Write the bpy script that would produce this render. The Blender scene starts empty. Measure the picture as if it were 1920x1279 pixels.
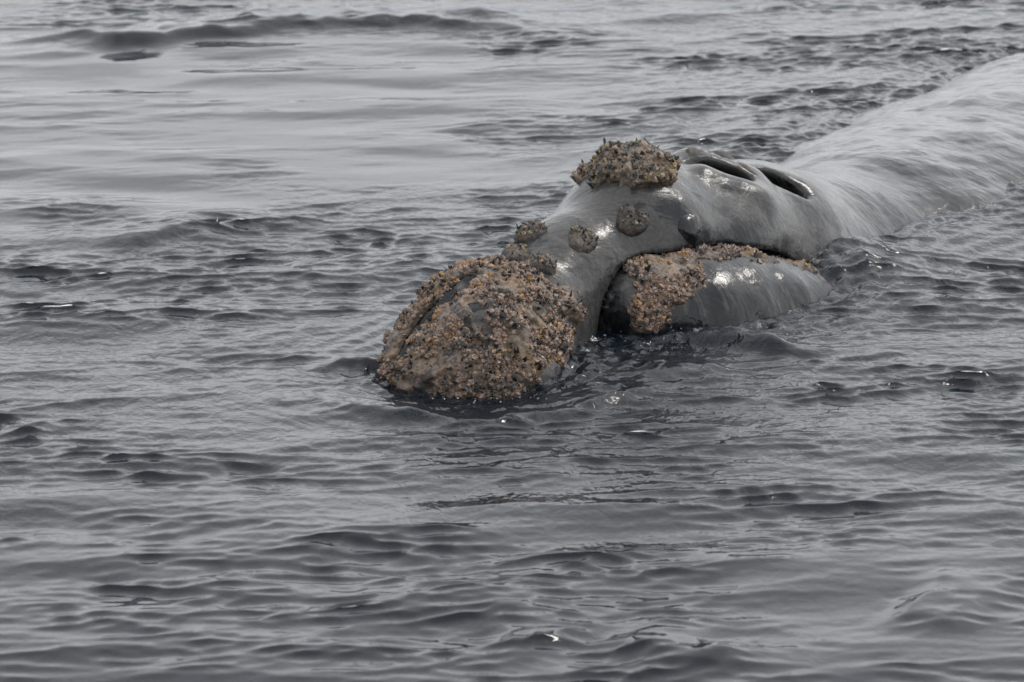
import bpy, math, random
import numpy as np

S = bpy.context.scene
COL = S.collection
rnd = random.Random(7)
rng = np.random.default_rng(11)

# ------------------------------------------------------------------ camera
cam = bpy.data.cameras.new('camera')
cam_o = bpy.data.objects.new('camera', cam); COL.objects.link(cam_o)
cam_o.location = (0, -20, 5)
cam_o.rotation_euler = (math.atan2(20, 5), 0, 0)
cam.sensor_width = 36; cam.lens = 36 * 8040 / 1920
cam.clip_start = 0.5; cam.clip_end = 6000
cam.dof.use_dof = True; cam.dof.focus_distance = 20.3; cam.dof.aperture_fstop = 4.2
S.camera = cam_o

# ------------------------------------------------------------------ sky: thin grey overcast
SUN_EL, SUN_AZ = math.radians(48), math.radians(62)     # azimuth clockwise from +Y (away from the camera) towards +X
world = bpy.data.worlds.new('World'); S.world = world; world.use_nodes = True
wn, wl = world.node_tree.nodes, world.node_tree.links
bg = wn['Background']
sky = wn.new('ShaderNodeTexSky'); sky.sky_type = 'NISHITA'; sky.sun_disc = False
sky.sun_elevation = SUN_EL; sky.sun_rotation = SUN_AZ; sky.dust_density = 4; sky.air_density = 1.0
hsv = wn.new('ShaderNodeHueSaturation'); hsv.inputs['Saturation'].default_value = 0.30
wl.new(sky.outputs[0], hsv.inputs['Color'])
tc = wn.new('ShaderNodeTexCoord')
mp = wn.new('ShaderNodeMapping'); mp.inputs['Scale'].default_value = (1, 1, 3.0)
wl.new(tc.outputs['Generated'], mp.inputs['Vector'])
cl = wn.new('ShaderNodeTexNoise'); cl.inputs['Scale'].default_value = 2.2; cl.inputs['Detail'].default_value = 6
cl.inputs['Roughness'].default_value = 0.55
wl.new(mp.outputs[0], cl.inputs['Vector'])
cr = wn.new('ShaderNodeValToRGB')
cr.color_ramp.elements[0].position = 0.32; cr.color_ramp.elements[0].color = (6.55, 6.9, 7.3, 1)
cr.color_ramp.elements[1].position = 0.70; cr.color_ramp.elements[1].color = (10.9, 10.9, 10.95, 1)
wl.new(cl.outputs['Fac'], cr.inputs['Fac'])
mx = wn.new('ShaderNodeMix'); mx.data_type = 'RGBA'; mx.inputs['Factor'].default_value = 0.72
wl.new(hsv.outputs[0], mx.inputs['A']); wl.new(cr.outputs[0], mx.inputs['B'])
wl.new(mx.outputs['Result'], bg.inputs['Color'])
bg.inputs['Strength'].default_value = 0.15

sun = bpy.data.lights.new('sun', 'SUN'); sun.energy = 1.0; sun.angle = math.radians(11); sun.color = (1.0, 0.95, 0.88)
sun_o = bpy.data.objects.new('sun', sun); COL.objects.link(sun_o)
sun_o.rotation_euler = (math.pi / 2 - SUN_EL, 0, -SUN_AZ + math.pi)

S.view_settings.view_transform = 'Standard'; S.view_settings.look = 'None'
S.view_settings.exposure = 0.38; S.view_settings.gamma = 1; S.view_settings.use_curve_mapping = False
S.cycles.use_denoising = True
S.cycles.max_bounces = 8
S.cycles.sample_clamp_indirect = 6

# ------------------------------------------------------------------ helpers
def link(o, parent=None):
    COL.objects.link(o)
    if parent is not None: o.parent = parent
    return o

def mesh_np(name, V, Fq, mat=None, smooth=True):
    """mesh from an (n,3) array and an (m,k) face array"""
    me = bpy.data.meshes.new(name)
    V = np.ascontiguousarray(V, np.float32); Fq = np.ascontiguousarray(Fq, np.int32)
    k = Fq.shape[1]
    me.vertices.add(len(V)); me.vertices.foreach_set('co', V.ravel())
    me.loops.add(Fq.size); me.loops.foreach_set('vertex_index', Fq.ravel())
    me.polygons.add(len(Fq))
    me.polygons.foreach_set('loop_start', np.arange(0, Fq.size, k, dtype=np.int32))
    me.polygons.foreach_set('loop_total', np.full(len(Fq), k, np.int32))
    me.update(calc_edges=True); me.validate()
    me.polygons.foreach_set('use_smooth', np.full(len(me.polygons), smooth))
    if mat: me.materials.append(mat)
    return me

def attr(me, name, vals):
    a = me.attributes.new(name, 'FLOAT', 'POINT'); a.data.foreach_set('value', np.ascontiguousarray(vals, np.float32))

def hash3(i, seed=0):
    x = (i[..., 0].astype(np.int64) * 73856093) ^ (i[..., 1].astype(np.int64) * 19349663) ^ (i[..., 2].astype(np.int64) * 83492791) ^ (seed * 2654435761)
    x &= 0xffffffff
    x = ((x ^ (x >> 15)) * 0x2c1b3c6d) & 0xffffffff
    x = ((x ^ (x >> 12)) * 0x297a2d39) & 0xffffffff
    return ((x ^ (x >> 15)) & 0xffffff).astype(np.float32) / 0xffffff

def vnoise(p, scale, seed=0):
    """value noise, 0..1"""
    q = p * scale; i = np.floor(q).astype(np.int64); w = (q - i).astype(np.float32); w = w * w * (3 - 2 * w)
    r = 0
    for a in (0, 1):
        for b in (0, 1):
            for c in (0, 1):
                h = hash3(i + np.array((a, b, c)), seed)
                r = r + h * (w[..., 0] if a else 1 - w[..., 0]) * (w[..., 1] if b else 1 - w[..., 1]) * (w[..., 2] if c else 1 - w[..., 2])
    return r

def fbm(p, scale, octaves=3, seed=0):
    r = 0; t = 0
    for k in range(octaves):
        r = r + vnoise(p, scale * 2 ** k, seed + k) * 0.5 ** k; t += 0.5 ** k
    return r / t

def worley(p, scale, seed=0):
    q = p * scale; i = np.floor(q).astype(np.int64); best = np.full(p.shape[:-1], 9.0, np.float32)
    for a in (-1, 0, 1):
        for b in (-1, 0, 1):
            for c in (-1, 0, 1):
                j = i + np.array((a, b, c))
                c3 = np.stack([hash3(j, seed + k) for k in (1, 2, 3)], -1) + j
                best = np.minimum(best, ((q - c3) ** 2).sum(-1).astype(np.float32))
    return np.sqrt(best)

def surface_nets(fn, lo, hi, h, keep=None, iters=2):
    """mesh the zero level of fn inside a box; only blocks near the surface are sampled finely"""
    lo = np.array(lo, np.float32); B = 8
    n = np.ceil((np.array(hi) - lo) / (h * B)).astype(int)
    N = n * B + 1
    ax = [lo[k] + (np.arange(n[k]) + 0.5) * h * B for k in range(3)]
    cen = np.stack(np.meshgrid(*ax, indexing='ij'), -1).astype(np.float32)
    dc = fn(cen.reshape(-1, 3)).reshape(n)
    vol = np.empty(N, np.float32)
    big = np.repeat(np.repeat(np.repeat(np.where(dc < 0, -1, 1).astype(np.float32), B, 0), B, 1), B, 2)
    vol[:-1, :-1, :-1] = big; vol[-1] = vol[-2]; vol[:, -1] = vol[:, -2]; vol[:, :, -1] = vol[:, :, -2]
    near = np.argwhere(np.abs(dc) < h * B * 1.25)
    o = np.stack(np.meshgrid(*[np.arange(B + 1)] * 3, indexing='ij'), -1)
    for s in range(0, len(near), 600):
        idx = near[s:s + 600, None, None, None] * B + o
        v = fn((lo + idx * np.float32(h)).reshape(-1, 3).astype(np.float32)).reshape(idx.shape[:-1])
        vol[idx[..., 0], idx[..., 1], idx[..., 2]] = v
    ins = vol < 0
    c8 = sum(ins[a:N[0] - 1 + a, b:N[1] - 1 + b, c:N[2] - 1 + c].astype(np.int8) for a in (0, 1) for b in (0, 1) for c in (0, 1))
    act = np.argwhere((c8 > 0) & (c8 < 8))
    num = np.full(N - 1, -1, np.int32); num[act[:, 0], act[:, 1], act[:, 2]] = np.arange(len(act))
    acc = np.zeros((len(act), 3), np.float32); cnt = np.zeros(len(act), np.float32)
    cor = [(a, b, c) for a in (0, 1) for b in (0, 1) for c in (0, 1)]
    for u in cor:
        for k in range(3):
            if u[k]: continue
            w = list(u); w[k] = 1
            A = act + np.array(u); Bp = act + np.array(w)
            va = vol[A[:, 0], A[:, 1], A[:, 2]]; vb = vol[Bp[:, 0], Bp[:, 1], Bp[:, 2]]
            m = (va < 0) != (vb < 0)
            t = np.where(m, va / np.where(m, va - vb, 1), 0)
            pos = np.array(u, np.float32) + t[:, None] * (np.array(w) - np.array(u))
            acc[m] += pos[m]; cnt[m] += 1
    V = lo + (act + acc / cnt[:, None]) * h
    V = V.astype(np.float32)
    for _ in range(iters):                                  # settle the points on the true surface
        e = h * 0.3; d = fn(V)
        g = np.stack([fn(V + np.eye(3, dtype=np.float32)[k] * e) - fn(V - np.eye(3, dtype=np.float32)[k] * e) for k in range(3)], -1) / (2 * e)
        V -= np.clip(d / np.maximum((g * g).sum(-1), 0.2), -h, h)[:, None] * g * 0.8
    Q = []
    for k in range(3):
        sl0 = [slice(1, N[j] - 1) for j in range(3)]; sl1 = list(sl0)
        sl0[k] = slice(0, N[k] - 1); sl1[k] = slice(1, N[k])
        a = ins[tuple(sl0)]; b = ins[tuple(sl1)]
        e = np.argwhere(a != b); sgn = a[e[:, 0], e[:, 1], e[:, 2]]
        e = e + np.array([0 if j == k else 1 for j in range(3)])
        i, j = [(1, 2), (2, 0), (0, 1)][k]
        def at(di, dj):
            q = e.copy(); q[:, i] += di; q[:, j] += dj
            return num[q[:, 0], q[:, 1], q[:, 2]]
        f = np.stack((at(-1, -1), at(0, -1), at(0, 0), at(-1, 0)), -1)
        f[~sgn] = f[~sgn][:, ::-1]
        Q.append(f)
    Q = np.concatenate(Q); Q = Q[(Q >= 0).all(1)]
    if keep is not None:
        ok = keep(V)
        Q = Q[ok[Q].all(1)]
        used = np.zeros(len(V), bool); used[Q.ravel()] = True
        re = np.cumsum(used) - 1; V = V[used]; Q = re[Q]
    return V, Q

# node shorthand
def mat_new(name):
    m = bpy.data.materials.new(name); m.use_nodes = True
    n = m.node_tree.nodes; n.clear()
    return m, n, m.node_tree.links

def ramp(n, stops, interp='LINEAR'):
    r = n.new('ShaderNodeValToRGB'); r.color_ramp.interpolation = interp
    e = r.color_ramp.elements
    while len(e) < len(stops): e.new(0.5)
    for k, (p, c) in enumerate(stops):
        e[k].position = p; e[k].color = (c, c, c, 1) if isinstance(c, (int, float)) else (*c, 1)
    return r

def noise(n, l, vec, scale, detail=4, rough=0.55, dist=0.0):
    t = n.new('ShaderNodeTexNoise'); t.inputs['Scale'].default_value = scale
    t.inputs['Detail'].default_value = detail; t.inputs['Roughness'].default_value = rough; t.inputs['Distortion'].default_value = dist
    l.new(vec, t.inputs['Vector'])
    return t

def mixrgb(n, l, fac, a, b, blend='MIX'):
    m = n.new('ShaderNodeMix'); m.data_type = 'RGBA'; m.blend_type = blend
    for s, v in (('Factor', fac), ('A', a), ('B', b)):
        if hasattr(v, 'is_linked') or isinstance(v, bpy.types.NodeSocket): l.new(v, m.inputs[s])
        elif isinstance(v, tuple): m.inputs[s].default_value = (*v, 1)
        else: m.inputs[s].default_value = v
    return m.outputs['Result']

def math_n(n, l, op, a, b=0.0):
    m = n.new('ShaderNodeMath'); m.operation = op
    for k, v in enumerate((a, b)):
        if isinstance(v, bpy.types.NodeSocket): l.new(v, m.inputs[k])
        else: m.inputs[k].default_value = v
    return m.outputs[0]
f32 = np.float32
# ------------------------------------------------------------------ whale form (signed distance, metres)
def smin(a, b, k):
    h = np.clip(0.5 + 0.5 * (b - a) / k, 0, 1)
    return b + (a - b) * h - k * h * (1 - h)

def smax(a, b, k):
    return -smin(-a, -b, k)

def seg(p, a, b, ra, rb, zs=1.0):
    """round cone from a to b; zs > 1 makes its section taller than wide"""
    a = np.array(a, f32); b = np.array(b, f32)
    s = np.array((1, 1, 1 / zs), f32)
    q = (p - a) * s; ba = (b - a) * s
    h = np.clip((q @ ba) / max(float(ba @ ba), 1e-9), 0, 1).astype(f32)
    d = q - h[..., None] * ba
    return np.sqrt((d * d).sum(-1)) - (ra + (rb - ra) * h)

def chain(p, pts, k=0.12, zs=1.0):
    d = None
    for u, v in zip(pts[:-1], pts[1:]):
        e = seg(p, u[:3], v[:3], u[3], v[3], zs)
        d = e if d is None else smin(d, e, k)
    return d

def ell(p, c, r, yaw=0.0, pitch=0.0, roll=0.0):
    """ellipsoid; yaw turns its long axis (local y) clockwise from +Y towards +X, pitch lifts local +y"""
    q = p - np.array(c, f32)
    cy, sy = np.cos(yaw), np.sin(yaw)
    ax = np.array((cy, -sy, 0)); ay = np.array((sy, cy, 0)); az = np.array((0, 0, 1.0))
    cp, sp = np.cos(pitch), np.sin(pitch)
    ay, az = ay * cp + az * sp, az * cp - ay * sp
    cr, sr = np.cos(roll), np.sin(roll)
    ax, az = ax * cr + az * sr, az * cr - ax * sr
    q = np.stack((q @ ax.astype(f32), q @ ay.astype(f32), q @ az.astype(f32)), -1)
    r = np.array(r, f32)
    k0 = np.sqrt(((q / r) ** 2).sum(-1)); k1 = np.sqrt(((q / (r * r)) ** 2).sum(-1)) + 1e-6
    return k0 * (k0 - 1) / k1

SPINE = [(-0.20, -0.42, 0.00, 0.30), (0.0, -0.03, 0.09, 0.25), (0.26, 0.38, 0.24, 0.245), (0.60, 0.80, 0.35, 0.345),
         (0.92, 1.28, 0.16, 0.44), (1.24, 1.82, -0.04, 0.50), (1.63, 2.68, -0.53, 0.78), (2.06, 3.42, -1.20, 1.44), (2.42, 4.15, -1.70, 1.935),
         (2.86, 5.02, -2.09, 2.31), (3.78, 6.55, -2.18, 2.38), (5.50, 9.6, -2.25, 2.4)]
FLANK = [(-0.10, -0.30, -0.42, 0.36), (0.24, 0.40, -0.34, 0.32), (0.52, 1.06, -0.22, 0.44), (1.30, 1.84, -0.45, 0.66), (1.72, 2.55, -0.78, 0.86)]
LIP = [(0.625, 0.36, 0.05, 0.255), (0.745, 0.52, -0.045, 0.335), (0.86, 0.60, -0.09, 0.37), (1.02, 0.74, -0.10, 0.35), (1.24, 0.92, -0.14, 0.325), (1.40, 1.06, -0.20, 0.30), (1.55, 1.24, -0.36, 0.28)]
CUTS = [((1.03, 1.21, 0.575), (0.06, 0.165, 0.17), 1.40, -0.36), ((1.30, 1.58, 0.435), (0.06, 0.22, 0.17), 1.40, -0.45),
        ((1.06, 1.29, 0.475), (0.085, 0.15, 0.10), 1.40, -0.36), ((1.32, 1.68, 0.34), (0.10, 0.20, 0.10), 1.40, -0.45)]

GROOVE = [(-0.54, -0.702, 0.046), (-0.51, -0.689, 0.099), (-0.454, -0.626, 0.181), (-0.393, -0.588, 0.253), (-0.318, -0.547, 0.325), (-0.239, -0.499, 0.385), (-0.2, -0.431, 0.405)]
def groove(p, r):
    g = None
    for u, v in zip(GROOVE[:-1], GROOVE[1:]):
        e = seg(p, u, v, r, r); g = e if g is None else np.minimum(g, e)
    return g

def upper(p):
    d = chain(p, SPINE, 0.16)
    d = smin(d, chain(p, FLANK, 0.15), 0.13)
    b = ell(p, (-0.135, -0.43, 0.0), (0.415, 0.55, 0.46), yaw=0.45)
    for c, nrm in (((-0.375, -0.50, 0.275), (-0.66, -0.18, 0.73)), ((-0.15, -0.84, 0.20), (0.12, -0.80, 0.58)), ((-0.13, -0.45, 0.405), (0.12, -0.16, 0.98)), ((0.16, -0.45, 0.22), (0.78, -0.25, 0.57))):
        nrm = np.array(nrm, f32) / np.linalg.norm(nrm)
        b = smax(b, (p - np.array(c, f32)) @ nrm.astype(f32), 0.07)
    d = smin(d, b, 0.12)
    d = smin(d, seg(p, (0.08, -0.10, 0.02), (0.20, 0.14, 0.04), 0.25, 0.22), 0.10)
    # two slanting nostril pits
    d = smin(d, seg(p, (0.90, 1.36, 0.585), (1.20, 1.44, 0.48), 0.05, 0.045), 0.12)
    d = smin(d, seg(p, (0.96, 1.04, 0.595), (1.24, 1.16, 0.44), 0.04, 0.035), 0.10)
    pw = p + 0.013 * np.sin(p[..., [1, 2, 0]] * 23.0 + p[..., [2, 0, 1]] * 11.0)
    for c, r, yw, pt in CUTS:
        d = smax(d, -ell(pw, c, r, yaw=yw, pitch=pt), 0.07)
    # smooth groove that parts the nose callosity
    d = smax(d, -groove(p, 0.042), 0.04)
    return d

def lip(p):
    return chain(p, LIP, 0.10)

def body(p):
    u = upper(p); l = lip(p)
    u = smax(u, -(l - 0.024), 0.015)          # the mouth line: a narrow gap round the lower lip
    return np.minimum(u, l)

# ------------------------------------------------------------------ materials
def make_skin():
    m, n, l = mat_new('wet_whale_skin')
    out = n.new('ShaderNodeOutputMaterial'); b = n.new('ShaderNodeBsdfPrincipled')
    g = n.new('ShaderNodeNewGeometry'); pos = g.outputs['Position']
    # streaks follow the body: squeeze coordinates along its length
    mp = n.new('ShaderNodeMapping'); mp.vector_type = 'TEXTURE'
    mp.inputs['Rotation'].default_value = (0, 0, math.radians(22)); mp.inputs['Scale'].default_value = (0.60, 0.11, 0.20)
    l.new(pos, mp.inputs['Vector'])
    st = noise(n, l, mp.outputs[0], 1.0, 7, 0.62, 0.8)
    m2 = n.new('ShaderNodeMapping'); m2.vector_type = 'TEXTURE'
    m2.inputs['Rotation'].default_value = (0, 0, math.radians(-31)); m2.inputs['Scale'].default_value = (0.5, 0.06, 0.45)
    l.new(pos, m2.inputs['Vector'])
    s2 = noise(n, l, m2.outputs[0], 1.0, 6, 0.6, 0.5)
    lm = n.new('ShaderNodeAttribute'); lm.attribute_name = 'run_off'
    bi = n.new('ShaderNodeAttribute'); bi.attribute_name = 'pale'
    stf = mixrgb(n, l, lm.outputs['Fac'], st.outputs['Fac'], s2.outputs['Fac'])
    bl = noise(n, l, pos, 2.6, 6, 0.62, 0.9)
    fi = noise(n, l, pos, 55, 4, 0.6)
    sum_ = math_n(n, l, 'ADD', math_n(n, l, 'MULTIPLY', stf, 0.85), math_n(n, l, 'MULTIPLY', math_n(n, l, 'SUBTRACT', bl.outputs['Fac'], 0.5), 0.7))
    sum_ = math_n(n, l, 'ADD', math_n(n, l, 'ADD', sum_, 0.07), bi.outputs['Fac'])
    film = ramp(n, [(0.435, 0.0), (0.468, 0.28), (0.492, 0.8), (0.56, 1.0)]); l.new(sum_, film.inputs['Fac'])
    m3 = n.new('ShaderNodeMapping'); m3.vector_type = 'TEXTURE'
    m3.inputs['Rotation'].default_value = (0, 0, math.radians(10)); m3.inputs['Scale'].default_value = (0.30, 0.018, 0.05)
    l.new(pos, m3.inputs['Vector'])
    s3 = noise(n, l, m3.outputs[0], 1.0, 4, 0.6, 1.2)
    spk = ramp(n, [(0.35, 0.75), (0.65, 1.15)]); l.new(fi.outputs['Fac'], spk.inputs['Fac'])
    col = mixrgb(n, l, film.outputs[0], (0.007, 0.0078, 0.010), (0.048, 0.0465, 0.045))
    col = mixrgb(n, l, 1.0, col, spk.outputs[0], 'MULTIPLY')
    fib = ramp(n, [(0.32, 0.5), (0.68, 1.35)]); l.new(s3.outputs['Fac'], fib.inputs['Fac'])
    col = mixrgb(n, l, 0.8, col, fib.outputs[0], 'MULTIPLY')
    # pits and scars
    vo = n.new('ShaderNodeTexVoronoi'); vo.inputs['Scale'].default_value = 9; l.new(pos, vo.inputs['Vector'])
    pit = ramp(n, [(0.04, 0.1), (0.09, 1.0)]); l.new(vo.outputs['Distance'], pit.inputs['Fac'])
    col = mixrgb(n, l, 0.85, col, pit.outputs[0], 'MULTIPLY')
    l.new(col, b.inputs['Base Color'])
    ro = ramp(n, [(0.0, 0.09), (1.0, 0.27)]); l.new(film.outputs[0], ro.inputs['Fac'])
    l.new(ro.outputs[0], b.inputs['Roughness'])
    b.inputs['IOR'].default_value = 1.34
    b.inputs['Coat Weight'].default_value = 0.28; b.inputs['Coat Roughness'].default_value = 0.09; b.inputs['Coat IOR'].default_value = 1.33

    bp = n.new('ShaderNodeBump'); bp.inputs['Strength'].default_value = 0.5; bp.inputs['Distance'].default_value = 0.014
    hgt = math_n(n, l, 'ADD', math_n(n, l, 'ADD', sum_, math_n(n, l, 'MULTIPLY', s3.outputs['Fac'], 0.13)), math_n(n, l, 'MULTIPLY', fi.outputs['Fac'], 0.07))
    mid = noise(n, l, pos, 13, 3, 0.5, 0.6)
    hgt = math_n(n, l, 'ADD', hgt, math_n(n, l, 'MULTIPLY', mid.outputs['Fac'], 0.9))
    cb = n.new('ShaderNodeBump'); cb.inputs['Strength'].default_value = 0.5; cb.inputs['Distance'].default_value = 0.012
    l.new(hgt, cb.inputs['Height']); l.new(cb.outputs[0], b.inputs['Coat Normal'])
    l.new(hgt, bp.inputs['Height']); l.new(bp.outputs[0], b.inputs['Normal'])
    l.new(b.outputs[0], out.inputs['Surface'])
    return m

def make_crust(name, ochre, k=1.0):
    """horny callosity skin under the lice and barnacles"""
    m, n, l = mat_new(name)
    out = n.new('ShaderNodeOutputMaterial'); b = n.new('ShaderNodeBsdfPrincipled')
    pos = n.new('ShaderNodeNewGeometry').outputs['Position']
    a = noise(n, l, pos, 7, 5, 0.6, 0.3); c = noise(n, l, pos, 60, 4, 0.65)
    o = noise(n, l, pos, 4.3, 3, 0.5)
    r1 = ramp(n, [(0.40, (0.013 * k, 0.013 * k, 0.0135 * k)), (0.48, (0.055 * k, 0.045 * k, 0.039 * k)), (0.56, (0.165 * k, 0.116 * k, 0.080 * k)), (0.70, (0.23 * k, 0.17 * k, 0.135 * k))])
    f = math_n(n, l, 'ADD', math_n(n, l, 'MULTIPLY', a.outputs['Fac'], 0.55), math_n(n, l, 'MULTIPLY', c.outputs['Fac'], 0.45))
    l.new(f, r1.inputs['Fac'])
    oc = ramp(n, [(0.52, 0.0), (0.66, ochre)]); l.new(o.outputs['Fac'], oc.inputs['Fac'])
    col = mixrgb(n, l, oc.outputs[0], r1.outputs[0], (0.15, 0.085, 0.03))
    l.new(col, b.inputs['Base Color']); b.inputs['Roughness'].default_value = 0.62
    bp = n.new('ShaderNodeBump'); bp.inputs['Strength'].default_value = 0.8; bp.inputs['Distance'].default_value = 0.008
    l.new(c.outputs['Fac'], bp.inputs['Height']); l.new(bp.outputs[0], b.inputs['Normal'])
    l.new(b.outputs[0], out.inputs['Surface'])
    return m

def make_growth(name, stops, rough=0.6, use_attr=False):
    """colour of one lump: differs from lump to lump and between its rim and its hollow (tone)"""
    m, n, l = mat_new(name)
    out = n.new('ShaderNodeOutputMaterial'); b = n.new('ShaderNodeBsdfPrincipled')
    if use_attr:
        at = n.new('ShaderNodeAttribute'); at.attribute_name = 'lump'; rn = at.outputs['Fac']
    else:
        rn = n.new('ShaderNodeObjectInfo').outputs['Random']
    tn = n.new('ShaderNodeAttribute'); tn.attribute_name = 'tone'
    pos = n.new('ShaderNodeNewGeometry').outputs['Position']
    big = noise(n, l, pos, 8, 3, 0.55)
    rn = math_n(n, l, 'ADD', math_n(n, l, 'MULTIPLY', rn, 0.38), math_n(n, l, 'MULTIPLY', math_n(n, l, 'SUBTRACT', big.outputs['Fac'], 0.20), 1.05))
    r = ramp(n, stops); l.new(rn, r.inputs['Fac'])
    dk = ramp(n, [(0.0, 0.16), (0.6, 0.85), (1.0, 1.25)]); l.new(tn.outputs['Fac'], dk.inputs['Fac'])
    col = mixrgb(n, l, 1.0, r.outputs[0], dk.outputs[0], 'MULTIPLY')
    fi = noise(n, l, pos, 120, 3, 0.6); fr = ramp(n, [(0.3, 0.6), (0.7, 1.2)]); l.new(fi.outputs['Fac'], fr.inputs['Fac'])
    col = mixrgb(n, l, 1.0, col, fr.outputs[0], 'MULTIPLY')
    l.new(col, b.inputs['Base Color']); b.inputs['Roughness'].default_value = rough
    l.new(b.outputs[0], out.inputs['Surface'])
    return m

def make_water():
    m, n, l = mat_new('sea_water')
    out = n.new('ShaderNodeOutputMaterial')
    b = n.new('ShaderNodeBsdfPrincipled')
    b.inputs['Base Color'].default_value = (1, 1, 1, 1)
    b.inputs['Transmission Weight'].default_value = 1.0; b.inputs['IOR'].default_value = 1.333; b.inputs['Roughness'].default_value = 0.015
    d = n.new('ShaderNodeBsdfDiffuse'); d.inputs['Color'].default_value = (0.026, 0.045, 0.075, 1)
    mx = n.new('ShaderNodeMixShader'); mx.inputs[0].default_value = 0.12
    pos = n.new('ShaderNodeNewGeometry').outputs['Position']
    mp = n.new('ShaderNodeMapping'); mp.inputs['Scale'].default_value = (1.0, 0.62, 1.0); mp.inputs['Rotation'].default_value = (0, 0, 0.25)
    l.new(pos, mp.inputs['Vector'])
    a = noise(n, l, mp.outputs[0], 16, 3, 0.5, 0.4); c = noise(n, l, mp.outputs[0], 46, 2, 0.5)
    rf = n.new('ShaderNodeAttribute'); rf.attribute_name = 'ripple'
    h = math_n(n, l, 'ADD', a.outputs['Fac'], math_n(n, l, 'MULTIPLY', c.outputs['Fac'], 0.35))
    h = math_n(n, l, 'MULTIPLY', h, rf.outputs['Fac'])
    bp = n.new('ShaderNodeBump'); bp.inputs['Strength'].default_value = 1.0; bp.inputs['Distance'].default_value = 0.009
    l.new(h, bp.inputs['Height'])
    l.new(bp.outputs[0], b.inputs['Normal'])
    l.new(b.outputs[0], mx.inputs[1]); l.new(d.outputs[0], mx.inputs[2])
    l.new(mx.outputs[0], out.inputs['Surface'])
    va = n.new('ShaderNodeVolumeAbsorption'); va.inputs['Color'].default_value = (0.32, 0.42, 0.42, 1); va.inputs['Density'].default_value = 9.0
    l.new(va.outputs[0], out.inputs['Volume'])
    return m

SKIN = make_skin(); CRUST = make_crust('callosity_crust', 0.4); CRUST_GREY = make_crust('grey_callosity_crust', 0.25)
BARN = [(0.18, (0.022, 0.021, 0.021)), (0.34, (0.075, 0.066, 0.060)), (0.44, (0.17, 0.105, 0.072)), (0.54, (0.215, 0.145, 0.108)), (0.63, (0.26, 0.20, 0.165)), (0.69, (0.20, 0.125, 0.075)), (0.76, (0.27, 0.15, 0.05))]
BARNACLE = make_growth('barnacle_shell', BARN); LICE = make_growth('whale_lice_tan', BARN, use_attr=True)
SMOOTH = make_crust('smooth_callosity_side', 0.0, 0.45)
SPIKE = make_growth('dark_horny_growth', [(0.0, (0.008, 0.008, 0.009)), (0.6, (0.02, 0.019, 0.018)), (1.0, (0.05, 0.046, 0.043))], 0.45)
OLIVE = [(0.18, (0.016, 0.016, 0.014)), (0.36, (0.05, 0.047, 0.038)), (0.48, (0.105, 0.08, 0.06)), (0.60, (0.19, 0.135, 0.09)), (0.70, (0.14, 0.105, 0.068)), (0.80, (0.26, 0.19, 0.08))]
BARNACLE_OLIVE = make_growth('olive_barnacle_shell', OLIVE); LICE_OLIVE = make_growth('whale_lice_olive', OLIVE, use_attr=True)
WATER = make_water()

# ------------------------------------------------------------------ the whale
def obj(name, me, parent=None): return link(bpy.data.objects.new(name, me), parent)

whale = bpy.data.objects.new('whale', None); COL.objects.link(whale)
whale['label'] = 'dark grey right whale surfacing with crusty tan callosities on its head'
whale['category'] = 'whale'

V, Q = surface_nets(body, (-0.75, -1.15, -0.55), (5.2, 9.6, 0.95), 0.018)
# wrinkles of the hide behind the head
def gradient(fn, V, e=0.01):
    I3 = np.eye(3, dtype=np.float32) * e
    g = np.stack([fn(V + I3[k]) - fn(V - I3[k]) for k in range(3)], -1)
    return g / np.maximum(np.linalg.norm(g, axis=1, keepdims=True), 1e-9)
def along(V):
    return np.stack((V[:, 0] * .52 + V[:, 1] * .854, V[:, 0] * .854 - V[:, 1] * .52, V[:, 2]), -1)
A_ = along(V); wob = (fbm(A_, 2.2, 3, 5) - .5)
far_ = np.clip((A_[:, 0] - 1.2) / 1.2, 0, 1)
dis = (fbm(A_, 3.0, 3, 31) - .5) * .045 + (fbm(A_ * np.array((9, 1.6, 2.5)) + wob[:, None] * 1.2, 1.0, 3, 33) - .5) * .012 * (.4 + .5 * far_ - .6 * np.clip((A_[:, 0] - 3.2) / 1.2, 0, 1))
back_ = np.clip((A_[:, 0] - 3.0) / 1.0, 0, 1)
dis = dis + back_ * ((fbm(A_ * np.array((2.2, 5.0, 5.0)) + wob[:, None] * 2, 1.0, 4, 35) - .5) * .036)
V = V + gradient(body, V) * dis[:, None].astype(np.float32)
me = mesh_np('body', V, Q, SKIN)
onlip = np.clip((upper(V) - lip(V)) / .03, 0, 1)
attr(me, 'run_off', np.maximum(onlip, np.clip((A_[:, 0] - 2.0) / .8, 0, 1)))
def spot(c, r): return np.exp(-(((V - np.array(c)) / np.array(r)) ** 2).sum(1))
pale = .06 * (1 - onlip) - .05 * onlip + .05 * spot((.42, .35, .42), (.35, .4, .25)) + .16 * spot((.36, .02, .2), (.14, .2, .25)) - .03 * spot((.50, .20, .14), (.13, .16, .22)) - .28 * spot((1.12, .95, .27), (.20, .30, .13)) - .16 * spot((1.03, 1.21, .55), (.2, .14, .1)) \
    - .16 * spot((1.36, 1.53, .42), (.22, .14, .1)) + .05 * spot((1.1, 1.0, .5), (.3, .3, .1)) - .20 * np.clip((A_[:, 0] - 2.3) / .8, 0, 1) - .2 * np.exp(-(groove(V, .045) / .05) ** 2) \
    - .22 * spot((1.46, 1.0, .12), (.14, .2, .2)) - .12 * spot((2.5, 3.6, .2), (.3, .5, .2))  # the two blowhole spots paint the shade of the pits into the tone
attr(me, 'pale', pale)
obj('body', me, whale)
NB = (len(V), len(Q))

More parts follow.
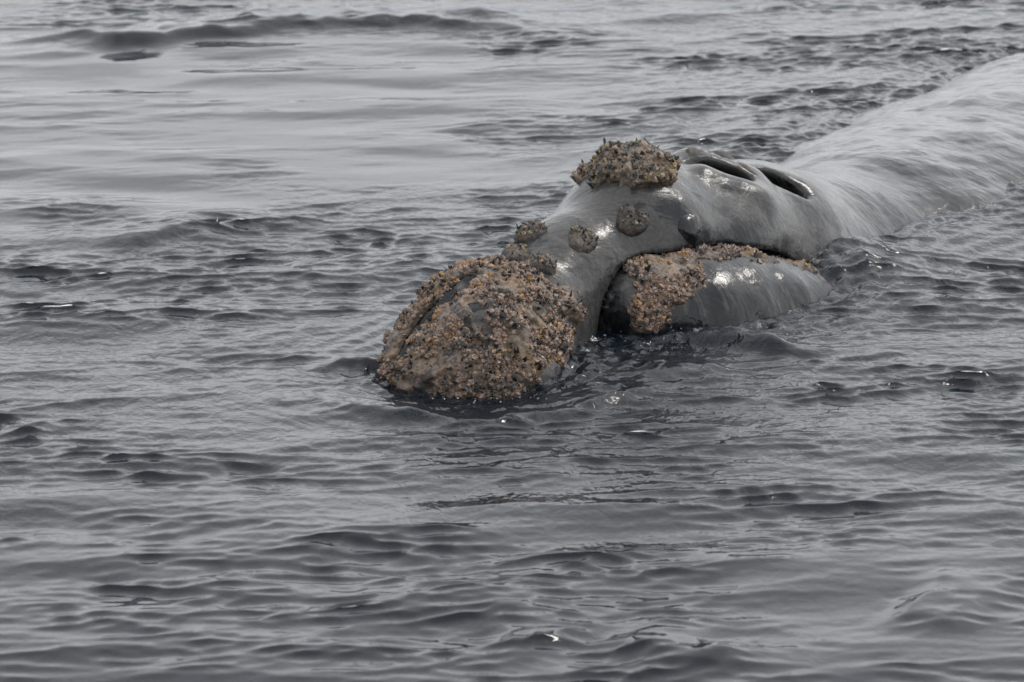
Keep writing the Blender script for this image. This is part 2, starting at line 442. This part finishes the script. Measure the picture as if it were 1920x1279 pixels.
# callosities: a crust that follows the body, thick inside a rounded region
def callosity(name, mat, region, th, lo, hi, h=0.010, seed=0, amp=0.010, cell=34, cut=None, label=None, lump=0.012, warp=0.10, soft=0.035):
    def fn(p):
        u = upper(p) if region != 'lip' else None
        return None
    def f(p):
        wp = np.stack([fbm(p, 5.5, 2, seed + 50 + k) - .5 for k in range(3)], -1) * warp
        d = BASE(p)
        r = region(p + wp)
        e = smax(d - th * (.5 + 1.0 * fbm(p, 9, 2, seed + 60)), r, soft)
        nb = np.abs(e) < 0.08
        if nb.any():
            q = p[nb]
            w = worley(q, cell, seed)
            e[nb] += amp * (w - 0.55) + (fbm(q, 11, 3, seed + 9) - 0.5) * amp * 4.0 + (0.5 - worley(q, 14, seed + 4)) * lump
        return e if cut is None else smax(e, -cut(p), .012)
    BASE = lip if label == 'on lip' else upper
    V, Q = surface_nets(f, lo, hi, h, keep=lambda v: BASE(v) > -0.02, iters=0)
    o = obj(name, mesh_np(name, V, Q, mat), whale)
    return o, V, Q

def bumpy(mat, name, c, r, yaw, pitch, roll, th, seed, **k):
    c = np.array(c); R_ = max(r) + 0.06
    return callosity(name, mat, lambda p: ell(p, c, r, yaw, pitch, roll), th, c - R_, c + R_, seed=seed, **k)

def bonnet_region(p):
    d = ell(p, (-0.20, -0.50, 0.02), (0.44, 0.62, 0.60), yaw=0.42)
    return d

CAL = []
CAL.append(('bonnet', *callosity('bonnet_callosity', CRUST, bonnet_region, 0.022, (-0.75, -1.15, -0.15), (0.45, 0.2, 0.56), 0.0075, 3, 0.017, 32, lump=0.045, warp=.14, cut=lambda p: groove(p, .064))))
CAL.append(('lump', *bumpy(CRUST, 'snout_callosity', (0.245, -0.17, 0.195), (0.115, 0.10, 0.095), 0.3, 0, 0, 0.06, 5)))
CAL.append(('small', *bumpy(SMOOTH, 'snout_callosity', (0.17, -0.03, 0.40), (0.085, 0.085, 0.09), 0, 0, 0, 0.045, 6, h=0.008, warp=.10, lump=.010, amp=.007, soft=.055)))
CAL.append(('small', *bumpy(SMOOTH, 'snout_callosity', (0.02, 0.10, 0.42), (0.085, 0.075, 0.09), 0, 0, 0, 0.05, 7, h=0.008, warp=.10, lump=.010, amp=.007, soft=.055)))
CAL.append(('small', *bumpy(SMOOTH, 'snout_callosity', (0.085, 0.27, 0.48), (0.075, 0.07, 0.08), 0, 0, 0, 0.045, 8, h=0.008, warp=.10, lump=.010, amp=.007, soft=.055)))
CAL.append(('small', *bumpy(SMOOTH, 'snout_callosity', (0.335, 0.20, 0.46), (0.095, 0.08, 0.08), 0, 0, 0, 0.03, 9, h=0.008, warp=.10, lump=.010, amp=.007, soft=.055)))
CAL.append(('small', *bumpy(SMOOTH, 'snout_callosity', (0.59, 0.415, 0.505), (0.085, 0.075, 0.08), 0, 0, 0, 0.03, 10, h=0.008, warp=.10, lump=.010, amp=.007, soft=.055)))
CAL.append(('bare', *bumpy(SKIN, 'eyebrow_callosity', (0.88, 0.56, 0.43), (0.085, 0.085, 0.085), 0, 0, 0, 0.032, 12, h=0.008, amp=0.004, soft=.06, warp=.03, lump=.004)))
CAL.append(('coaming', *bumpy(CRUST_GREY, 'coaming_callosity', (0.575, 0.79, 0.71), (0.26, 0.28, 0.13), 0.35, 0.0, -0.06, 0.068, 13, h=0.008, amp=0.016, lump=.03, warp=.26, soft=.06)))
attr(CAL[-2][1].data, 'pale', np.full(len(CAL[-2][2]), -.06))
CAL.append(('bare', *callosity('blowhole_rim', SMOOTH, lambda p: np.minimum(seg(p, (0.90, 1.35, 0.635), (1.08, 1.42, 0.59), .045, .05), seg(p, (1.08, 1.42, 0.59), (1.24, 1.36, 0.50), .04, .025)), 0.016, (.8, 1.2, .45), (1.35, 1.55, .75), 0.008, 15, .008, warp=.06)))
def lip_region(p):
    a = smin(ell(p, (0.735, 0.36, 0.24), (0.19, 0.26, 0.15)), ell(p, (0.665, 0.19, 0.10), (0.12, 0.13, 0.10)), 0.06)
    for u, v, ra, rb in (((0.66, 0.52, 0.27), (0.95, 0.62, 0.28), 0.10, 0.085), ((0.95, 0.62, 0.28), (1.22, 0.82, 0.20), 0.085, 0.08), ((1.22, 0.82, 0.2), (1.46, 1.08, 0.07), 0.08, 0.065)):
        a = smin(a, seg(p, u, v, ra, rb), 0.04)
    return a
CAL.append(('lip', *callosity('lip_callosity', CRUST, lip_region, 0.016, (0.45, 0.0, -0.05), (1.55, 1.15, 0.46), 0.009, 21, 0.010, 34, label='on lip')))

# --- growths on the crust
def nub(jag, crater, seed):
    """a crusty cup: rim of uneven teeth round a hollow; unit size, base at z=0"""
    r = np.random.default_rng(seed); n = 6
    a = np.arange(n) / n * 2 * np.pi + r.uniform(-.3, .3, n)
    rings = []
    for rad, z, j in ((1.05, -0.5, .12), (0.9, 0.22, .25), (0.5, 0.7, jag)):
        k = rad * (1 + r.uniform(-.22, .22, n)); rings.append(np.stack((np.cos(a) * k, np.sin(a) * k, z + r.uniform(-j, j, n)), -1))
    V = np.concatenate(rings + [np.array([[0, 0, crater]])])
    F_ = []
    for q in (0, 1):
        for i in range(n):
            j = (i + 1) % n; o = q * n
            F_ += [(o + i, o + j, o + n + j), (o + i, o + n + j, o + n + i)]
    for i in range(n): F_.append((2 * n + i, 2 * n + (i + 1) % n, 3 * n))
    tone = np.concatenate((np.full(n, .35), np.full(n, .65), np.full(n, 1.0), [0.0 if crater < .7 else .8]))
    return V, np.array(F_), tone

def spike(seed):
    """a tuft of two or three crooked horny points"""
    r = np.random.default_rng(seed); V = []; F_ = []; T = []
    for k in range(3):
        o = len(V); c = r.uniform(-.5, .5, 2); h = r.uniform(.9, 2.3); tip = c + r.uniform(-.55, .55, 2); w = r.uniform(.3, .55)
        ph = r.uniform(0, 6)
        for z, s, t in ((-.3, 1.0, .3), (h * .55, .62, .6)):
            cc = c + (tip - c) * (.3 if z > 0 else 0)
            for i in range(4): V.append((cc[0] + math.cos(ph + i * 1.571) * w * s * r.uniform(.7, 1.2), cc[1] + math.sin(ph + i * 1.571) * w * s * r.uniform(.7, 1.2), z)); T.append(t)
        V.append((*tip, h)); T.append(1.0)
        for i in range(4):
            j = (i + 1) % 4
            F_ += [(o + i, o + j, o + 4 + j), (o + i, o + 4 + j, o + 4 + i), (o + 4 + i, o + 4 + j, o + 8)]
    return np.array(V), np.array(F_), np.array(T)

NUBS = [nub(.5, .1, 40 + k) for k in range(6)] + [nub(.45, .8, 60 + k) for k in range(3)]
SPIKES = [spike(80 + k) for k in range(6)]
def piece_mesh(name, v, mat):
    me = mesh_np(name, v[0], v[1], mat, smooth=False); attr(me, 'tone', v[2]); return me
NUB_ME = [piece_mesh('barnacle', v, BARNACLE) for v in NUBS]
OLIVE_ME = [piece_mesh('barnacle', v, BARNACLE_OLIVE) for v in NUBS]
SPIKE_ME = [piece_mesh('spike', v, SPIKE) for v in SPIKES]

def scatter(V, Q, n, up, r):
    T = np.concatenate((Q[:, [0, 1, 2]], Q[:, [0, 2, 3]])); A, B, C_ = V[T[:, 0]], V[T[:, 1]], V[T[:, 2]]
    N = np.cross(B - A, C_ - A); ar = np.linalg.norm(N, axis=1); ok = ar > 1e-9
    A, B, C_, N, ar = A[ok], B[ok], C_[ok], N[ok], ar[ok]; N = N / ar[:, None]
    cz = (A + B + C_)[:, 2] / 3
    cc = (A + B + C_) / 3
    w = ar * (cz > -0.06) * (N[:, 2] > up) * np.clip((fbm(cc, 7, 3, 41) - .40) * 8, .04, 1)
    f = r.choice(len(w), n, p=w / w.sum()); u, v = r.random((2, n)); s = u + v > 1; u[s], v[s] = 1 - u[s], 1 - v[s]
    P_ = A[f] + (B[f] - A[f]) * u[:, None] + (C_[f] - A[f]) * v[:, None]
    return P_, N[f]

def frame(N, r, tilt=.35):
    N = N + r.normal(0, tilt, N.shape); N[:, 2] += .15; N /= np.linalg.norm(N, axis=1, keepdims=True)
    a = r.normal(size=N.shape); X = np.cross(a, N); X /= np.linalg.norm(X, axis=1, keepdims=True); Y = np.cross(N, X)
    return np.stack((X, Y, N), -1)                          # columns

from mathutils import Matrix
def place(name, me, P_, M, s, parent):
    o = bpy.data.objects.new(name, me); COL.objects.link(o); o.parent = parent
    m = Matrix.Identity(4)
    for i in range(3):
        for j in range(3): m[i][j] = M[i, j] * s[j]
        m[i][3] = P_[i]
    o.matrix_local = m
    return o

def thin(P_, dmin):
    keep = []; 
    for k in range(len(P_)):
        if not keep or ((P_[keep] - P_[k]) ** 2).sum(1).min() > dmin * dmin: keep.append(k)
    return np.array(keep)

SPEC = {   # individual barnacles, individual spikes, joined lice, joined spikes, size
    'bonnet': (130, 110, 3500, 1400, 0.0132), 'lip': (60, 40, 1500, 220, 0.0135), 'coaming': (45, 45, 400, 160, 0.014),
    'lump': (16, 8, 60, 20, 0.015), 'small': (5, 8, 30, 26, 0.0095)}
LOW = {'small': .55, 'coaming': .12}          # growths sit only on faces turned up at least this far
for kind, o, V, Q in CAL:
    if kind not in SPEC: continue
    nb, ns, nl, nsj, size = SPEC[kind]
    r = np.random.default_rng(len(V)); olive = kind in ('coaming', 'small')
    nub_me = OLIVE_ME if olive else NUB_ME
    P_, N = scatter(V, Q, nb * 5, LOW.get(kind, -.2), r); k = thin(P_, .03)[:nb]; M = frame(N[k], r)
    for q, i in enumerate(k):
        s = size * r.uniform(.85, 1.5)
        place('barnacle', nub_me[r.integers(len(nub_me))], P_[i], M[q], (s, s * r.uniform(.8, 1.2), s * r.uniform(.45, 1.0)), o)
    P_, N = scatter(V, Q, ns * 4, max(LOW.get(kind, -.2), .1 if kind != 'bonnet' else -.2), r); k = thin(P_, .035)[:ns]; M = frame(N[k] + np.array((0, 0, .5)), r)
    for q, i in enumerate(k):
        s = size * r.uniform(.6, 1.5)
        place('spike', SPIKE_ME[r.integers(len(SPIKE_ME))], P_[i], M[q], (s, s, s * r.uniform(.8, 1.3)), o)
    for name, src, cnt, mat, lo_, hi_ in (('whale_lice', NUBS, nl, LICE_OLIVE if olive else LICE, .25, 1.35), ('small_spikes', SPIKES, nsj, None, .3, .9)):
        P_, N = scatter(V, Q, cnt, LOW.get(kind, -.3), r); M = frame(N, r); s = size * (lo_ + (hi_ - lo_) * r.random(cnt) ** 1.6)
        which = r.integers(len(src), size=cnt); VV = []; FF = []; TT = []; LL = []; off = 0
        for i in range(cnt):
            v, f, t = src[which[i]]
            VV.append((v * s[i]) @ M[i].T + P_[i]); FF.append(f + off); TT.append(t); LL.append(np.full(len(v), r.random())); off += len(v)
        me = mesh_np(name, np.concatenate(VV), np.concatenate(FF), mat or SPIKE, smooth=False)
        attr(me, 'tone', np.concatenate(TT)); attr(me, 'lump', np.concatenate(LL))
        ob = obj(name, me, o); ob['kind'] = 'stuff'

# ------------------------------------------------------------------ the sea
def gfield(lmin, lmax, L, N, direction, spread, seed, slope=True, peak=None):
    """random wave heights on an N x N tile of side L with wavelengths lmin..lmax; returns height and the two sharpening shifts, scaled to rms slope 1"""
    r = np.random.default_rng(seed)
    k = np.fft.fftfreq(N, L / N) * 2 * np.pi
    KX, KY = np.meshgrid(k, k, indexing='ij'); K = np.hypot(KX, KY); K[0, 0] = 1
    lam = 2 * np.pi / K
    a = np.exp(-((np.log(lam) - (np.log(lmin) + np.log(lmax)) / 2) / ((np.log(lmax) - np.log(lmin)) / 2)) ** 2) / K ** 1.6
    th = np.arctan2(KY, KX) - direction
    a = a * (spread + (1 - spread) * np.abs(np.cos(th)) ** 6)
    a[0, 0] = 0
    H = a * np.fft.fft2(r.normal(size=(N, N)))
    h = np.fft.ifft2(H).real
    gx = np.fft.ifft2(1j * KX * H).real; gy = np.fft.ifft2(1j * KY * H).real
    s = 1 / np.sqrt((gx ** 2 + gy ** 2).mean())
    dx = np.fft.ifft2(1j * KX / K * H).real; dy = np.fft.ifft2(1j * KY / K * H).real
    return h * s, dx * s, dy * s, L, N

def sample(fld, X, Y):
    h, dx, dy, L, N = fld
    u = (X / L) % 1 * N; v = (Y / L) % 1 * N
    i = np.floor(u).astype(int); j = np.floor(v).astype(int); a = u - i; b = v - j; i %= N; j %= N; i1 = (i + 1) % N; j1 = (j + 1) % N
    return [f[i, j] * (1 - a) * (1 - b) + f[i1, j] * a * (1 - b) + f[i, j1] * (1 - a) * b + f[i1, j1] * a * b for f in (h, dx, dy)]

def sstep(a, b, x):
    t = np.clip((x - a) / (b - a), 0, 1); return t * t * (3 - 2 * t)

def polyd(X, Y, pts):
    """distance to a polyline, signed (+ towards the camera side), and the place along it 0..1"""
    best = np.full(X.shape, 1e9); sg = np.zeros(X.shape); along = np.zeros(X.shape)
    m = len(pts) - 1
    for k in range(m):
        ax, ay = pts[k]; bx, by = pts[k + 1]; ex, ey = bx - ax, by - ay; LL = ex * ex + ey * ey
        t = np.clip(((X - ax) * ex + (Y - ay) * ey) / LL, 0, 1)
        qx, qy = X - ax - t * ex, Y - ay - t * ey; d = np.hypot(qx, qy)
        s = np.sign(ey * (X - ax) - ex * (Y - ay)); m_ = d < best
        best[m_] = d[m_]; sg[m_] = s[m_]; along[m_] = (k + t[m_]) / m
    return best * sg, along

# single waves seen in the photograph: path, height, width of the far side, width of the near side
RIDGES = [
    ([(-3.54, 7.5), (-2.84, 7.8), (-2.25, 8.36), (-1.45, 8.78), (-0.73, 9.03), (-0.22, 8.92), (0.18, 8.61), (0.6, 7.9)], 0.1, 0.4, 0.14),
    ([(-3.62, 8.16), (-3.06, 8.24), (-2.62, 8.1), (-2.25, 8.4)], 0.05, 0.2, 0.12),
    ([(-2.4, 1.86), (-2.0, 2.15), (-1.69, 2.47), (-1.5, 2.19)], 0.045, 0.25, 0.1),
    ([(-1.05, -0.62), (-0.85, -0.52), (-0.65, -0.55), (-0.5, -0.62)], 0.04, 0.1, 0.06),
    ([(-1.19, -1.06), (-0.87, -1.22), (-0.48, -1.43), (-0.07, -1.48), (0.34, -1.25), (0.71, -0.87), (0.92, -0.7)], 0.045, 0.2, 0.09),
    ([(0.56, -0.01), (0.88, 0.08), (1.13, -0.01), (1.37, -0.16), (1.62, -0.3)], 0.065, 0.15, 0.1),
    ([(0.48, -0.52), (0.85, -0.62), (1.15, -0.57)], 0.04, 0.2, 0.12),
    ([(-0.12, -4.6), (0.08, -4.58), (0.26, -4.73)], 0.045, 0.3, 0.16),
    ([(0.3, -4.57), (0.5, -4.65), (0.71, -4.89), (1.02, -5.04)], 0.06, 0.3, 0.16),
    ([(1.42, -4.2), (1.6, -4.27), (1.91, -4.44)], 0.05, 0.3, 0.15),
    ([(-2.33, -1.53), (-2.14, -1.57), (-1.98, -1.75)], 0.04, 0.15, 0.09),
]

def sea(X, Y):
    p3 = np.stack((X, Y, 0 * X), -1)
    big = fbm(p3, 0.45, 3, 71); mid = fbm(p3, 1.3, 3, 77)
    jit = fbm(p3 * np.array((1.0, .7, 1)), 4.5, 2, 83)
    # calm slick beyond the whale to its right-hand side
    edge = 2.3 + 0.35 * (X + 3.4) + (mid - .5) * 3.2
    slick = sstep(-.6, 1.0, Y - edge) * (1 - sstep(8.0, 8.7, Y + .15 * X)) * (1 - sstep(-.6, .9, X + (mid - .5) * 2.4))
    near = 1 - sstep(-4.4, -0.9, Y + (mid - .5) * 1.2)
    pz = np.stack((X * .55, Y * .9, 0 * X), -1)
    patch = sstep(.34, .70, big)
    gust = (.30 + 1.5 * sstep(.30, .74, fbm(pz, 1.5, 3, 91))) * (.55 + .9 * sstep(.25, .75, fbm(pz, 5.0, 2, 95)))
    veil = .35 + 1.3 * sstep(.35, .7, fbm(pz, .8, 3, 97))
    calm = 1 - .78 * slick
    w_fine = gust * (.115 + .055 * patch) * (1 - .90 * slick) * (1 - .42 * near)
    w_mid = (.4 + .6 * gust) * (.046 + .025 * patch) * (1 - .62 * slick) * (1 - .08 * near)
    crest = np.exp(-(((X + 1.25) / .75) ** 2 + ((Y - 2.6) / .7) ** 2)) + .8 * np.exp(-(((X + 2.3) / .9) ** 2 + ((Y - 1.5) / .3) ** 2)) + .9 * np.exp(-(((X + 2.2) / .7) ** 2 + ((Y + .5) / .9) ** 2))
    w_fine = w_fine * (1 + .55 * crest); w_mid = w_mid * (1 + .6 * crest)
    w_long = veil * (.036 + .014 * near)
    H = 0; DX = 0; DY = 0
    for fld, w, ch in ((F_LONG, w_long, 1.0), (F_MID, w_mid, 1.7), (F_FINE, w_fine, 1.5)):
        h, dx, dy = sample(fld, X, Y); H = H + h * w; DX = DX + dx * w * ch; DY = DY + dy * w * ch
    for pts, A, wf, wn in RIDGES:
        d, al = polyd(X + (mid - .5) * .25, Y + (mid - .5) * .35, pts)
        d = d + (jit - .5) * wn * .9
        e = np.where(d > 0, d / wn, d / wf)
        H = H + A * np.exp(-e * e) * np.clip(np.minimum(al, 1 - al) * 3, 0, 1) ** 1.5 * (.55 + .9 * jit)
    # churned water between nose and lip, and along the lip
    ch = np.exp(-(((X - .52) / .42) ** 2 + ((Y + .12 - .3 * (X - .5)) / .34) ** 2)) + .7 * np.exp(-(((X + .56) / .14) ** 2 + ((Y + .45) / .3) ** 2)) \
        + .5 * np.exp(-(((X - 1.15) / .5) ** 2 + ((Y - .25) / .2) ** 2)) + .25 * np.exp(-(((X - .1) / .5) ** 2 + ((Y + 1.1) / .22) ** 2))
    h, dx, dy = sample(F_CHURN, X, Y); H = H + h * .48 * ch
    # water heaped up in the hollow behind the lip and along the flank
    H = H + .16 * np.exp(-(((X - 1.68) / .30) ** 2 + ((Y - 1.50) / .42) ** 2))
    H = H + .05 * np.exp(-(((X - .36) / .22) ** 2 + ((Y + .42) / .22) ** 2)) * (.4 + 1.2 * jit)
    H = H - .03 * np.exp(-(((X + .15) / .5) ** 2 + ((Y + .85) / .45) ** 2))
    # the edge against the whale: broken ripples and small rings running out from it
    rim = np.zeros(X.shape)
    b_ = (X > -1.6) & (X < 4.6) & (Y > -2.2) & (Y < 9.5)
    if b_.any():
        d_ = body(np.stack((X[b_], Y[b_], 0 * X[b_]), -1).astype(np.float32)).astype(float)
        d_ = np.maximum(d_, -.1)
        rim[b_] = np.exp(-(d_ / .16) ** 2)
        H[b_] += .007 * np.cos(2 * np.pi * d_ / (.10 + .05 * mid[b_])) * np.exp(-np.abs(d_) / .4) * (.3 + 1.4 * jit[b_]) + h[b_] * .22 * rim[b_]
        far = np.clip((Y[b_] - 3.0) / 1.0, 0, 1)
        H[b_] += np.clip((X[b_] - 1.6) / .5, 0, 1) * np.clip((5 - Y[b_]), 0, 1) * .05 * np.exp(-(d_ / .5) ** 2)
        H[b_] += far * .05 * np.exp(-(d_ / .6) ** 2)
    return H, DX, DY, slick, near, ch

F_LONG = gfield(.55, 1.8, 25.6, 1024, math.radians(95), .15, 1)
F_MID = gfield(.22, .6, 14.3, 1024, math.radians(100), .12, 2)
F_FINE = gfield(.07, .2, 9.7, 1024, math.radians(97), .14, 3)
F_CHURN = gfield(.05, .16, 5.1, 512, 1.2, 1.0, 4)

def axis(a, b, step_a, step_b, far):
    v = [a]
    while v[-1] < b: v.append(v[-1] + step_a + (step_b - step_a) * (v[-1] - a) / (b - a))
    up = [v[-1]]; s = step_b
    while up[-1] < far: s *= 1.35; up.append(up[-1] + s)
    dn = [a]; s = step_a
    while dn[-1] > -far: s *= 1.35; dn.append(dn[-1] - s)
    return np.array(dn[:0:-1] + v + up[1:])
gx = axis(-4.7, 5.0, .0125, .0125, 2500); gy = axis(-6.4, 11.6, .012, .026, 2500)
X, Y = np.meshgrid(gx, gy, indexing='ij')
core = np.clip(1.6 - np.maximum(np.abs(X) / 4.9, np.maximum((Y - 2.6) / 9.0, -(Y - 2.6) / 9.0)), 0, 1) * 1.0
core = np.where((np.abs(X) < 5.1) & (Y > -6.6) & (Y < 11.8), 1, np.clip(core, 0, 1) * 0)
H, DX, DY, slick, near, churn = sea(X, Y)
Z = H * core; XX = X + DX * core; YY = Y + DY * core
nx, ny = X.shape
i = np.arange(nx * ny).reshape(nx, ny)
Fq = np.stack((i[:-1, :-1], i[1:, :-1], i[1:, 1:], i[:-1, 1:]), -1).reshape(-1, 4)
me = mesh_np('water', np.stack((XX, YY, Z), -1).reshape(-1, 3), Fq, WATER)
attr(me, 'ripple', ((1 - .85 * slick) * (1 - .7 * near) + 1.2 * churn).ravel())
water = obj('water', me); water['kind'] = 'structure'
water['label'] = 'grey rippled sea surface round the whale'
print('tris', 2 * NB[1], 2 * len(Fq))

bm_, bn, bl = mat_new('dark_sea_bed')
_o = bn.new('ShaderNodeOutputMaterial'); _d = bn.new('ShaderNodeBsdfDiffuse'); _d.inputs['Color'].default_value = (0.03, 0.035, 0.035, 1)
bl.new(_d.outputs[0], _o.inputs['Surface'])
bed = obj('sea_bed', mesh_np('sea_bed', np.array([(-3000, -3000, -14), (3000, -3000, -14), (3000, 3000, -14), (-3000, 3000, -14)]), np.array([[0, 1, 2, 3]]), bm_))
bed['kind'] = 'structure'

# ------------------------------------------------------------------ spray, foam and white flecks painted as glints where the whale breaks the water
fm, fn_, fl = mat_new('white_froth_and_glints')
_o = fn_.new('ShaderNodeOutputMaterial'); _b = fn_.new('ShaderNodeBsdfPrincipled')
_b.inputs['Base Color'].default_value = (.45, .46, .48, 1); _b.inputs['Roughness'].default_value = .12
fl.new(_b.outputs[0], _o.inputs['Surface'])
r = np.random.default_rng(99)
PH = (1 + 5 ** .5) / 2
ICO = np.array([(-1, PH, 0), (1, PH, 0), (-1, -PH, 0), (1, -PH, 0), (0, -1, PH), (0, 1, PH), (0, -1, -PH), (0, 1, -PH), (PH, 0, -1), (PH, 0, 1), (-PH, 0, -1), (-PH, 0, 1)]) / 1.902
ICF = np.array([(0, 11, 5), (0, 5, 1), (0, 1, 7), (0, 7, 10), (0, 10, 11), (1, 5, 9), (5, 11, 4), (11, 10, 2), (10, 7, 6), (7, 1, 8), (3, 9, 4), (3, 4, 2), (3, 2, 6), (3, 6, 8), (3, 8, 9), (4, 9, 5), (2, 4, 11), (6, 2, 10), (8, 6, 7), (9, 8, 1)])
pts = []
for cx, cy, sx, sy, n, zmax in ((.62, .02, .16, .10, 16, .05), (.44, .02, .10, .10, 8, .05), (-.57, -.60, .05, .08, 8, .06), (1.15, .20, .18, .06, 18, .02), (-.12, -1.06, .18, .04, 25, .02),
                                (.25, -.75, .25, .08, 14, .015), (2.0, 2.15, .10, .08, 10, .03), (-1.3, 1.35, .6, .5, 12, .01)):
    x = r.normal(cx, sx, n); y = r.normal(cy, sy, n)
    h, dx, dy = sea(x, y)[:3]
    up = r.random(n) ** 3 * zmax
    for q in range(n): pts.append((x[q] + dx[q], y[q] + dy[q], h[q] + .001 + up[q], r.uniform(.03, .062) ** 2 * (1 if up[q] < .01 else .7), up[q] > .006))
VV = []; FF = []
for q, (x, y, z, s, free) in enumerate(pts):
    k = np.array((s * r.uniform(.8, 2.6), s * r.uniform(.8, 1.6), s * .5)) if not free else np.array((s, s, s * 1.2))
    VV.append(ICO * k + (x, y, z)); FF.append(ICF + 12 * q)
ob = obj('froth_and_glints', mesh_np('froth_and_glints', np.concatenate(VV), np.concatenate(FF), fm)); ob['kind'] = 'stuff'
ob['label'] = 'white flecks of foam, spray and painted glints around the whale'
